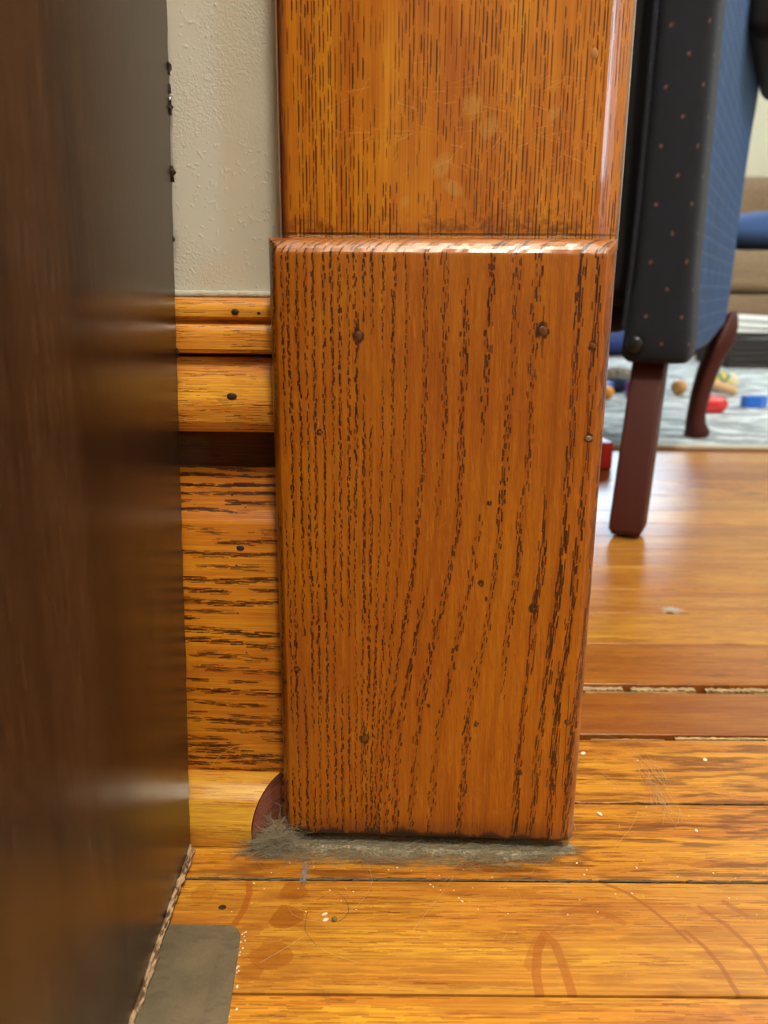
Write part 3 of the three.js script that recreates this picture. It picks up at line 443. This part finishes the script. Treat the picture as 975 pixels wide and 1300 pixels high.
{
  // in the chair's own axes: +x is its right-hand side, -z is forward
  const side = (x) => { const s = new THREE.Shape(); s.moveTo(0.014, 0.178); s.lineTo(0.3, 0.174); s.lineTo(0.57, 0.19); s.quadraticCurveTo(0.61, 0.2, 0.625, 0.3); s.quadraticCurveTo(0.66, 0.44, 0.72, 0.5); s.quadraticCurveTo(0.79, 0.55, 0.75, 0.61); s.quadraticCurveTo(0.6, 0.66, 0.36, 0.64); s.quadraticCurveTo(0.26, 0.8, 0.22, 1.02); s.lineTo(0.014, 1.06); s.closePath(); const g = new THREE.ExtrudeGeometry(s, { depth: 0.032, bevelEnabled: true, bevelSize: 0.008, bevelThickness: 0.01, bevelSegments: 3, curveSegments: 10 }); g.rotateY(Math.PI / 2); g.translate(x, 0, 0); return g; };
  mesh('side_panel', side(-0.044), M.fabricLit, chair); mesh('side_panel', side(-0.61), M.fabricLit, chair);
  const post = loft([[0, 0.168, 0, 0.028, 0.035], [-0.001, 0.174, 0, 0.033, 0.04], [0, 0.19, 0, 0.033, 0.042], [0.001, 0.25, 0, 0.0285, 0.042], [0.0015, 0.45, 0, 0.026, 0.042], [0.002, 1.05, 0, 0.025, 0.042], [0.002, 1.06, 0, 0.02, 0.036]], [1, 0], [0, 1], 24, 0.4);
  post.translate(-0.027, 0, -0.035); { const u = post.attributes.uv, p = post.attributes.position; for (let i = 0; i < p.count; i++) u.setXY(i, p.getX(i) - p.getZ(i), p.getY(i)); }
  mesh('rear_post', post, M.fabric, chair); const post2 = post.clone(); post2.translate(-0.586, 0, 0); mesh('rear_post', post2, M.fabric, chair);
  mesh('back_panel', rbox(0.54, 0.84, 0.1, 0.03, [-0.32, 0.64, -0.075]), std({ color: col(13, 14, 19), roughness: 0.95 }), chair);  // near-black colour stands for shade on the recessed back
  mesh('welt_cord', tube([[-0.058, 0.2, 0.0], [-0.054, 0.3, 0.001], [-0.0525, 0.6, 0.002], [-0.0525, 1.05, 0.002]], 0.0028, 30, 6), M.fabric, chair);
  mesh('seat_frame', rbox(0.5, 0.1, 0.5, 0.02, [-0.32, 0.24, -0.35]), M.fabric, chair);
  mesh('seat_cushion', rbox(0.49, 0.12, 0.5, 0.04, [-0.32, 0.36, -0.36]), M.fabricLit, chair);
  mesh('button', (() => { const g = new THREE.SphereGeometry(0.008, 14, 10); g.scale(1, 1, 0.5); g.translate(-0.045, 0.186, 0.008); return g; })(), std({ color: col(16, 16, 18), roughness: 0.3 }), chair);
  const rear = loft([[0.0, 0.003, 0.028, 0.0135, 0.0135], [0.0, 0.009, 0.028, 0.0165, 0.0165], [0, 0.06, 0.009, 0.0165, 0.0165], [0, 0.178, -0.035, 0.016, 0.016]], [1, 0], [0, 1], 40, 0.16);
  const glide = () => { const g = new THREE.CylinderGeometry(0.009, 0.011, 0.0038, 16); g.translate(0, 0.0021, 0.028); return g; };
  for (const x of [-0.034, -0.585]) { const g = rear.clone(); g.translate(x, 0, 0); const l = mesh('leg', g, M.leg, chair), q = glide(); q.translate(x, 0, 0); mesh('glide', q, std({ color: col(30, 26, 24), roughness: 0.4 }), l); l.userData.label = 'straight square raked leg'; }
}
{ // curved front legs, bowing out along the corner diagonal
  const k = 0.00126, base = 885, path = [[884, 0.0075, 12], [885, 0.011, 14.5], [886, 0.018, 14], [882, 0.03, 11.5], [881.5, 0.045, 10.5], [885, 0.078, 11], [892, 0.112, 12], [900, 0.138, 13], [907, 0.158, 16], [915, 0.182, 12], [919, 0.196, 8], [922, 0.205, 4]];
  const geo = loft(path.map(([p, y, hw]) => [(p - base) * k, y, 0, hw * k, hw * k * 0.95]), [1, 0], [0, 1], 20, 0.7);
  for (const [x, z, a] of [[-0.026, -0.566, 0], [-0.6, -0.566, 1]]) { const g = geo.clone(); g.rotateY(R(a ? 135 : 45)); g.translate(x, 0, z); mesh('leg', g, M.leg, chair).userData.label = 'curved front leg'; }
}
{ const g = rbox(0.05, 0.34, 0.42, 0.024, [0, 0, 0], 6); const b = mesh('shoulder_bag', g, std({ color: col(10, 10, 12), roughness: 0.9 })); b.position.set(0.553, 0.705, -1.0); b.rotation.y = chair.rotation.y; tag(b, 'black soft bag hanging over the arm of the blue armchair', 'bag'); }

// ---------------------------------------------------------------- rug and the things on it
{
  const [c] = canvasOf(1024, 1024, (x, y) => { const n = smooth(0.38, 0.62, fbm(x / 90, y / 34, 4, 5)), f = noise(x / 4, y / 3, 7); const k = lerp(0.72, 1.04, n) * (0.88 + 0.2 * f); return [240 * k, 247 * k, 249 * k]; });
  const [b] = canvasOf(512, 512, (x, y) => { const v = 255 * noise(x / 3, y / 2, 3); return [v, v, v]; });
  const rug = group('rug', [0, 0, 0]); rug.rotation.y = TILT; rug.position.set(1.2, 0, -1.76); tag(rug, 'mottled grey and white woven rug under the toys', 'rug');
  const g = metricUV(box(-1.6, 1.6, 0.0002, 0.007, -0.9, 0.84)); mesh('pile', g, std({ map: texOf(c, true, [1 / 0.4, 1 / 0.6]), bumpMap: texOf(b, false, [1 / 0.06, 1 / 0.06]), bumpScale: 0.001, roughness: 1 }), rug);
  mesh('binding', rbox(3.2, 0.008, 0.012, 0.0035, [0, 0.0042, 0.846]), std({ color: col(196, 190, 172), roughness: 0.9 }), rug).userData.label = 'pale bound edge';
}
const plastic = (r, g, b, o = {}) => phys({ color: col(r, g, b), roughness: 0.3, clearcoat: 0.3, ...o });
const toys = 'toys scattered on the rug', RUG = 0.007;
function put(name, geo, mat, pos, ry, label, cat, grp) { const m = mesh(name, geo, mat); m.position.set(...pos); m.rotation.y = ry; return tag(m, label, cat, grp); }
put('toy_block', rbox(0.062, 0.037, 0.04, 0.003, [0, 0.0187, 0]), plastic(214, 24, 22), [0.278, 0, -0.808], 0.05, 'red toy block on bare boards just in front of the rug', 'toy block');
put('toy_block', (() => { const g = new THREE.CylinderGeometry(0.026, 0.026, 0.022, 6); g.scale(1.1, 1, 0.75); g.translate(0, 0.0112, 0); return toCreasedNormals(g, 0.3); })(), plastic(10, 104, 214), [0.752, RUG, -1.375], 0.3, 'blue six-sided toy block on the rug near the basket', 'toy block');
{ const t = group('toy_peg', [0.64, RUG, -1.285]); tag(t, 'red toy peg with a rounded end, lying behind the curved chair leg', 'toy'); const g = new THREE.CapsuleGeometry(0.0165, 0.02, 8, 18); g.rotateZ(Math.PI / 2); g.translate(-0.005, 0.0167, 0); mesh('body', g, plastic(222, 34, 26), t); const q = new THREE.TorusGeometry(0.005, 0.0012, 6, 14); q.translate(0.006, 0.02, 0.0158); mesh('ring', q, plastic(236, 90, 80), t); }
{ const g = new THREE.CapsuleGeometry(0.0105, 0.045, 6, 16); g.scale(1, 1, 1); g.rotateZ(Math.PI / 2 - 0.3); g.translate(0, 0.019, 0); put('wooden_peg', g, plastic(206, 160, 112, { roughness: 0.5 }), [0.757, RUG, -1.55], -0.1, 'tan wooden peg leaning on the rug between blue block and floral toy', 'toy'); }
put('wooden_ball', (() => { const g = new THREE.SphereGeometry(0.0175, 24, 16); g.translate(0, 0.0176, 0); return g; })(), plastic(196, 136, 70), [0.662, RUG, -1.56], 0, 'tan wooden ball on the rug between the two visible chair legs', 'ball');
put('toy_ball', (() => { const g = new THREE.SphereGeometry(0.015, 24, 16); g.translate(0, 0.0151, 0); return g; })(), plastic(246, 150, 12), [0.478, RUG, -1.475], 0, 'small orange toy ball on the rug beside the door casing', 'ball');
put('toy_block', rbox(0.028, 0.03, 0.028, 0.004, [0, 0.0152, 0]), plastic(20, 96, 190), [0.492, RUG, -1.545], 0.4, 'small blue toy cube just behind the orange ball', 'toy block');
put('toy_cup', (() => { const g = new THREE.LatheGeometry([[0, 0], [0.013, 0], [0.016, 0.006], [0.0165, 0.034], [0.0145, 0.034], [0.013, 0.006], [0, 0.004]].map((p) => new THREE.Vector2(...p)), 20); return g; })(), plastic(128, 44, 142), [0.541, RUG, -1.5], 0, 'small purple toy cup on the rug left of the straight chair leg', 'toy');
const lump = (rx, ry, rz, seed, amp) => { const g = mergeVertices(new THREE.IcosahedronGeometry(1, 4).deleteAttribute('uv').deleteAttribute('normal')), q = g.attributes.position; for (let i = 0; i < q.count; i++) { const x = q.getX(i), y = q.getY(i), z = q.getZ(i), n = 1 + amp * (fbm(x * 2.2 + 9, y * 2.2 + z * 1.7 + 5, seed, 3) - 0.5); q.setXYZ(i, x * rx * n, Math.max(0, ry + y * ry * n), z * rz * n); } g.computeVertexNormals(); const u = new Float32Array(q.count * 2); for (let i = 0; i < q.count; i++) { u[i * 2] = q.getX(i); u[i * 2 + 1] = q.getY(i) + q.getZ(i); } g.setAttribute('uv', new THREE.BufferAttribute(u, 2)); return g; };
put('toy_sack', lump(0.045, 0.024, 0.035, 5, 0.6), std({ map: (() => { const [c] = canvasOf(256, 256, (x, y) => { const v = 0.5 + 0.6 * noise(x / 9, y / 9, 3); return [150 * v, 138 * v, 124 * v]; }); return texOf(c, true, [8, 8]); })(), roughness: 1 }), [0.578, RUG, -1.73], 0, 'grey speckled soft sack lying behind the purple cup', 'toy');
put('toy_cloth', lump(0.032, 0.017, 0.025, 8, 0.5), std({ color: col(34, 40, 62), roughness: 1 }), [0.537, RUG, -1.6], 0, 'crumpled dark navy cloth between orange ball and grey sack', 'cloth');
{ const t = group('cloth_toy', [0.778, RUG, -1.64]); tag(t, 'soft floral print toy with a cream patch, lying behind the tan peg', 'toy'); const cs = ['#d9c24a', '#cf6f7e', '#4f8f86', '#e0a65a', '#8fb3a6', '#3c4a5a']; const [c, g] = canvasOf(256, 256, () => [104, 132, 124]); const r = rng(6); for (let i = 0; i < 90; i++) { g.fillStyle = cs[r() * 6 | 0]; g.beginPath(); g.ellipse(r() * 256, r() * 256, 8 + r() * 10, 7 + r() * 9, r() * 3, 0, 7); g.fill(); } mesh('body', lump(0.04, 0.024, 0.028, 2, 0.4), std({ map: texOf(c, true, [9, 9]), roughness: 0.9 }), t); const q = lump(0.016, 0.021, 0.018, 4, 0.3); q.rotateZ(0.3); q.translate(0.036, 0.004, 0.004); mesh('patch', q, std({ color: col(226, 214, 180), roughness: 0.9 }), t).userData.label = 'cream patch'; }
put('floor_cushion', lump(0.24, 0.05, 0.18, 11, 0.16), std({ color: col(30, 48, 100), roughness: 0.95 }), [0.78, 0, -2.78], 0.2, 'navy blue cushion lying on the floor beyond the armchair', 'cushion');
{
  const t = group('basket', [1.27, RUG, -2.36]); tag(t, 'low black woven basket standing on the rug in front of the sofa', 'basket');
  const W = 0.47, D = 0.26, H = 0.108, bm = std({ color: col(44, 38, 36), roughness: 0.75 });
  for (let k = 0; k < 6; k++) { const g = []; const y = 0.009 + k * 0.0178; for (const [x0, x1, z0, z1] of [[-W / 2, W / 2, D / 2 - 0.006, D / 2], [-W / 2, W / 2, -D / 2, -D / 2 + 0.006], [-W / 2, -W / 2 + 0.006, -D / 2, D / 2], [W / 2 - 0.006, W / 2, -D / 2, D / 2]]) { const q = new RoundedBoxGeometry(x1 - x0, 0.0165, z1 - z0, 2, 0.0028); q.translate((x0 + x1) / 2, y, (z0 + z1) / 2); g.push(q); } mesh('woven_band', g, bm, t); }
  mesh('bottom', box(-W / 2 + 0.006, W / 2 - 0.006, 0.002, 0.006, -D / 2 + 0.006, D / 2 - 0.006), bm, t);
}
const tg = rbox(0.2, 0.018, 0.2, 0.008); const tm = std({ color: col(236, 236, 232), roughness: 0.9 });
for (let k = 0; k < 4; k++) { const m = mesh('folded_cloth', tg, tm); m.position.set(1.14 + 0.006 * (k % 2), RUG + 0.082 + k * 0.0205, -2.35); m.scale.set(1 - 0.06 * k, 1, 1); m.rotation.y = 0.1 - 0.05 * k; m.rotation.z = -0.05; tag(m, ['bottom', 'second from bottom', 'second from top', 'topmost'][k] + ' white folded cloth of the stack in the black basket', 'cloth', 'white folded cloths in the basket'); }

// ---------------------------------------------------------------- sofa against the far wall
{
  const t = group('sofa', [2.0, 0, -3.2]); tag(t, 'tan brown upholstered sofa against the pale far wall', 'sofa');
  const [c] = canvasOf(256, 256, (x, y) => { const v = 0.8 + 0.25 * noise(x / 3, y / 3, 3) + 0.15 * (fbm(x / 60, y / 60, 5, 3) - 0.5); return [152 * v, 126 * v, 98 * v]; });
  const m = std({ map: texOf(c, true, [2, 2]), roughness: 1 }), L = 1.9;
  mesh('base', rbox(L, 0.16, 0.82, 0.02, [0, 0.14, 0]), m, t);
  for (const x of [-0.48, 0.48]) { mesh('seat_cushion', rbox(0.94, 0.15, 0.72, 0.04, [x, 0.3, 0.06], 5), m, t); mesh('back_cushion', rbox(0.92, 0.36, 0.2, 0.07, [x, 0.52, -0.28], 6), m, t); }
  mesh('back', rbox(L, 0.55, 0.14, 0.05, [0, 0.42, -0.38], 5), m, t);
  mesh('arm', rbox(0.16, 0.46, 0.84, 0.06, [1.02, 0.3, 0], 5), m, t); mesh('arm', rbox(0.16, 0.3, 0.84, 0.06, [-1.02, 0.21, 0], 5), m, t);
  for (const x of [-0.9, 0.9]) for (const z of [-0.34, 0.34]) { const g = new THREE.CylinderGeometry(0.025, 0.018, 0.06, 14); g.translate(x, 0.03, z); mesh('leg', g, M.leg, t); }
  put('throw_pillow', lump(0.24, 0.072, 0.16, 14, 0.15), std({ color: col(58, 82, 128), roughness: 0.9 }), [1.44, 0.377, -2.98], 0.1, 'blue pillow lying on the seat of the tan sofa', 'pillow');
}

// ---------------------------------------------------------------- ceiling lamp of the near room; lamp added to light the far room
for (const [L, rad, soft, label] of [[LAMP, 0.13, 6, 'round glowing warm globe lamp hanging from the ceiling of the near room'], [ADDED_LAMP_FAR, 0.18, 9, 'large cool white globe lamp, unseen, added to light the far room from its ceiling']]) {
  const t = group('ceiling_lamp', [L.pos[0], 2.5, L.pos[2]]), brass = std({ color: col(170, 140, 80), metalness: 1, roughness: 0.3 }); tag(t, label, 'lamp');
  const k = new THREE.CylinderGeometry(0.08, 0.08, 0.03, 24); k.translate(0, -0.016, 0); mesh('canopy', k, brass, t);
  const drop = 2.5 - L.pos[1] - rad, s = new THREE.CylinderGeometry(0.012, 0.012, drop, 12); s.translate(0, -drop / 2, 0); mesh('stem', s, brass, t);
  const g = new THREE.SphereGeometry(rad, 32, 20); g.translate(0, L.pos[1] - 2.5, 0); mesh('bulb', g, std({ color: 0xffffff, emissive: new THREE.Color().setRGB(...L.color), emissiveIntensity: 10, roughness: 0.4 }), t).castShadow = false;
  const l = new THREE.PointLight(new THREE.Color().setRGB(...L.color), L.power); l.position.set(...L.pos); l.castShadow = true; l.shadow.radius = soft; scene.add(l);
}

// ---------------------------------------------------------------- dust, hair and crumbs (small details last)
{
  const r = rng(101), gs = [];
  const fibre = (x, y, z, len, rad, lift, curl = 1, along = false) => { const a = along === 2 ? Math.PI / 2 + (r() - 0.5) * 0.5 : along ? (r() < 0.5 ? 0 : Math.PI) + (r() - 0.5) * 0.3 : r() * 6.283, pts = []; let dir = a, px = x, pz = z, py = y; for (let i = 0; i < 5; i++) { pts.push([px, Math.max(0.0002, py), pz]); dir += (r() - 0.5) * 1.5 * curl; px += (Math.cos(dir) * len) / 4; pz += (Math.sin(dir) * len * 0.7) / 4; py += (r() - 0.42) * lift; } return tube(pts, rad, 7, 3); };
  const zf = (x) => 0.0385 * x;                                          // foot of the block
  // matted strip: a low uneven bank lying on the boards
  const nx = 150, nz = 12, P = [], U = [], I = [];
  for (let i = 0; i <= nx; i++) for (let j = 0; j <= nz; j++) {
    const x = lerp(-0.062, 0.0845, i / nx), wid = 0.0066 * (0.35 + 0.9 * noise(i * 0.16, 3, 2)) * smooth(0.0845, 0.06, x) + 0.0012, z = zf(x) - 0.006 + (j / nz) * (0.006 + wid + 0.003);
    const edge = lerp(0.35, 1, smooth(0.0002, 0.0022, z - zf(x))) * smooth(1, 0.55, (z - zf(x)) / wid) * smooth(0, 0.18, j / nz + 0.2) * smooth(-0.062, -0.052, x);
    P.push(x, -0.0006 + edge * (0.0009 + 0.0018 * fbm(x * 420, z * 700, 6, 3) + (x < -0.03 ? 0.0034 * smooth(-0.03, -0.045, x) * noise(x * 300, z * 300, 8) : 0)), z); U.push(x, z);
    if (i && j) { const a = (i - 1) * (nz + 1) + j - 1, b = i * (nz + 1) + j - 1; I.push(a, a + 1, b + 1, a, b + 1, b); }
  }
  const mat = new THREE.BufferGeometry(); mat.setAttribute('position', new THREE.Float32BufferAttribute(P, 3)); mat.setAttribute('uv', new THREE.Float32BufferAttribute(U, 2)); mat.setIndex(I); mat.computeVertexNormals();
  gs.push(mat);
  for (let i = 0; i < 3200; i++) { const x = -0.052 + r() * 0.132, spread = (r() ** 1.5) * 0.0135 * smooth(0.09, 0.05, x); gs.push(fibre(x, 0.0002 + r() * r() * (spread < 0.004 ? 0.001 : 0.0022), zf(x) - 0.002 + spread, 0.003 + r() * 0.009, 0.000035 + r() * 0.00005, 0.0012)); }
  for (let i = 0; i < 700; i++) { const k = r() ** 1.5, x = -0.0435 - k * 0.012 + (r() - 0.5) * 0.006, z = -0.004 + r() * 0.011; gs.push(fibre(x, 0.0005 + r() * 0.011 * (1 - k), z, 0.004 + r() * 0.012, 0.00004 + r() * 0.00005, 0.003)); }
  const dust = mesh('dust', gs, std({ map: (() => { const [c] = canvasOf(512, 512, (x, y) => { const v = 0.42 + 0.75 * fbm(x / 14, y / 9, 5, 4); return [190 * v, 176 * v, 146 * v]; }); return texOf(c, true, [1 / 0.03, 1 / 0.03]); })(), roughness: 1 })); dust.userData.kind = 'stuff'; dust.userData.label = 'grey lint gathered along the foot of the plinth block'; dust.userData.category = 'dust';
  const ts = []; for (let i = 0; i < 170; i++) { const x = -0.038 + r() * 0.115; ts.push(fibre(x, 0.2553 + r() * 0.0007, zf(x) - 0.0075 + r() * 0.002, 0.002 + r() * 0.005, 0.00005, 0.0006)); }
  const td = mesh('dust', ts, std({ color: col(176, 166, 146), roughness: 1 })); td.userData.kind = 'stuff'; td.userData.label = 'thin line of pale lint along the top of the plinth block'; td.userData.category = 'dust';
  // dust packed into the joint in front of the block and lying in the next joints
  const js = []; for (let i = 0; i < 420; i++) { const j = r() < 0.75 ? 0.0215 : -0.0326, x = -0.09 + r() * 0.27; js.push(fibre(x, -0.0004 + r() * 0.0004, j + (r() - 0.5) * 0.0009, 0.003 + r() * 0.006, 0.0001 + r() * 0.0002, 0.0001, 0.1, true)); }
  const jd = mesh('joint_dust', js, std({ color: col(98, 84, 62), roughness: 1 })); jd.userData.kind = 'stuff'; jd.userData.label = 'grey dust caught in the joints of the floor boards'; jd.userData.category = 'dust';
  const hairs = [], H = (pts, rad = 0.00005) => hairs.push(tube(pts, rad, 26, 4)), y = 0.0003;
  H([[-0.006, 0.001, 0.012], [-0.004, 0.0008, 0.024], [-0.009, y, 0.036], [-0.018, y, 0.044]]);
  H([[0.022, y, 0.026], [0.03, 0.001, 0.02], [0.018, y, 0.04], [0.012, y, 0.05]]);
  H([[-0.038, y, 0.036], [-0.034, 0.001, 0.043], [-0.026, y, 0.045], [-0.021, y, 0.04]]);
  H([[-0.044, y, 0.066], [-0.034, 0.0006, 0.058], [-0.03, y, 0.054], [-0.027, y, 0.0515]], 0.00007); H([[-0.027, y, 0.056], [-0.018, 0.0005, 0.062], [-0.007, y, 0.066]]);
  H([[0.11, y, -0.0635], [0.116, y, -0.05], [0.12, y, -0.043]]); H([[0.115, y, -0.1], [0.128, 0.0008, -0.09], [0.136, y, -0.07]]);
  H([[0.102, y, 0.001], [0.114, 0.0006, -0.014], [0.121, y, -0.026]]); H([[-0.0765, 0.03, -0.0128], [-0.073, 0.036, -0.0122], [-0.065, 0.0415, -0.0128]]);
  H([[-0.03, 0.0008, 0.001], [-0.022, 0.003, 0.006], [-0.01, 0.005, 0.006], [0.0, 0.002, 0.01]]); H([[0.1, y, -0.032], [0.09, y, -0.023], [0.088, y, -0.012]]);
  for (let i = 0; i < 60; i++) { const t = r(), x = lerp(0.138, 0.134, t) + (r() - 0.5) * 0.008, z = lerp(-0.078, -0.03, t); H([[x, y, z], [x + (r() - 0.5) * 0.006, 0.0015 * r() + y, z + 0.006 * r()], [x + (r() - 0.4) * 0.008, y, z + 0.012 + 0.008 * r()]], 0.00004); }
  const hm = mesh('hair', hairs, std({ color: col(206, 180, 138), roughness: 0.6 })); hm.userData.kind = 'stuff'; hm.userData.label = 'loose pale hairs lying on the floor boards'; hm.userData.category = 'hair';
  const dark = [tube([[-0.026, y, 0.034], [-0.019, 0.001, 0.03], [-0.014, 0.001, 0.035], [-0.013, y, 0.041], [-0.017, y, 0.046]], 0.00006, 26, 4), tube([[-0.029, y, 0.04], [-0.029, 0.0006, 0.05], [-0.024, y, 0.058]], 0.00006, 20, 4)];
  const dh = mesh('hair', dark, std({ color: col(52, 34, 22), roughness: 0.5 })); dh.userData.kind = 'stuff'; dh.userData.label = 'curled dark hair on the stained board'; dh.userData.category = 'hair';
  const chips = []; const chip = (x, z, s, h = 0.5) => { const g = new THREE.IcosahedronGeometry(s, 0); g.scale(1 + r() * 0.8, h, 0.6 + r() * 0.5); g.rotateY(r() * 3); g.translate(x, s * h * 0.6, z); chips.push(g); };
  for (let i = 0; i < 90; i++) chip(-0.07 + r() * 0.22, r() < 0.7 ? 0.006 + r() * 0.035 : -0.09 + r() * 0.09, 0.00016 + r() * 0.00028);
  for (let i = 0; i < 30; i++) chip(-0.052 + (r() - 0.5) * 0.002, 0.05 + r() * 0.04, 0.00014 + r() * 0.0003);
  for (const [x, z, s] of [[-0.0222, 0.0415, 0.0009], [-0.0216, 0.0445, 0.0011], [0.169, -0.071, 0.0011], [0.1431, -0.0121, 0.0011], [-0.0505, 0.0765, 0.0005], [-0.0519, 0.068, 0.0006], [-0.049, 0.086, 0.0005], [0.1063, -0.0762, 0.0016], [0.102, -0.024, 0.0014]]) chip(x, z, s, 0.4);
  const ch = mesh('crumbs', chips, std({ color: col(232, 222, 200), roughness: 0.8 })); ch.userData.kind = 'stuff'; ch.userData.label = 'tiny white crumbs and paint flakes scattered on the boards'; ch.userData.category = 'crumbs';
  const cg = new THREE.IcosahedronGeometry(0.0011, 1); cg.scale(1, 0.8, 1); cg.translate(-0.0182, 0.0009, 0.0448); tag(mesh('crumb', cg, std({ color: col(116, 104, 66), roughness: 0.9 })), 'olive brown crumb beside white specks on the stained board', 'crumb');
  const lint = (x, z, n, s, seed) => { const q = []; for (let i = 0; i < n; i++) q.push(fibre(x + (r() - 0.5) * s, 0.0003 + r() * s * 0.35, z + (r() - 0.5) * s, s * (0.6 + r()), 0.00007 + r() * 0.0001, s * 0.15)); return q; };
  tag(mesh('lint', lint(0.2202, -0.2767, 90, 0.0065, 1), std({ color: col(226, 218, 206), roughness: 1 })), 'white fluff of lint on the boards below the straight chair leg', 'lint');
  const dl = []; for (let i = 0; i < 60; i++) { const t = r(); dl.push(fibre(-0.0322 + (r() - 0.5) * 0.0012 * (1 + t), 0.0004 + r() * 0.0012, lerp(0.011, 0.0235, t), 0.004, 0.0001, 0.0001, 0.2, 2)); }
  tag(mesh('lint', dl, std({ color: col(178, 172, 170), roughness: 1 })), 'thin grey wisp of lint across the joint before the plinth block', 'lint');
}
renderer.render(scene, camera);
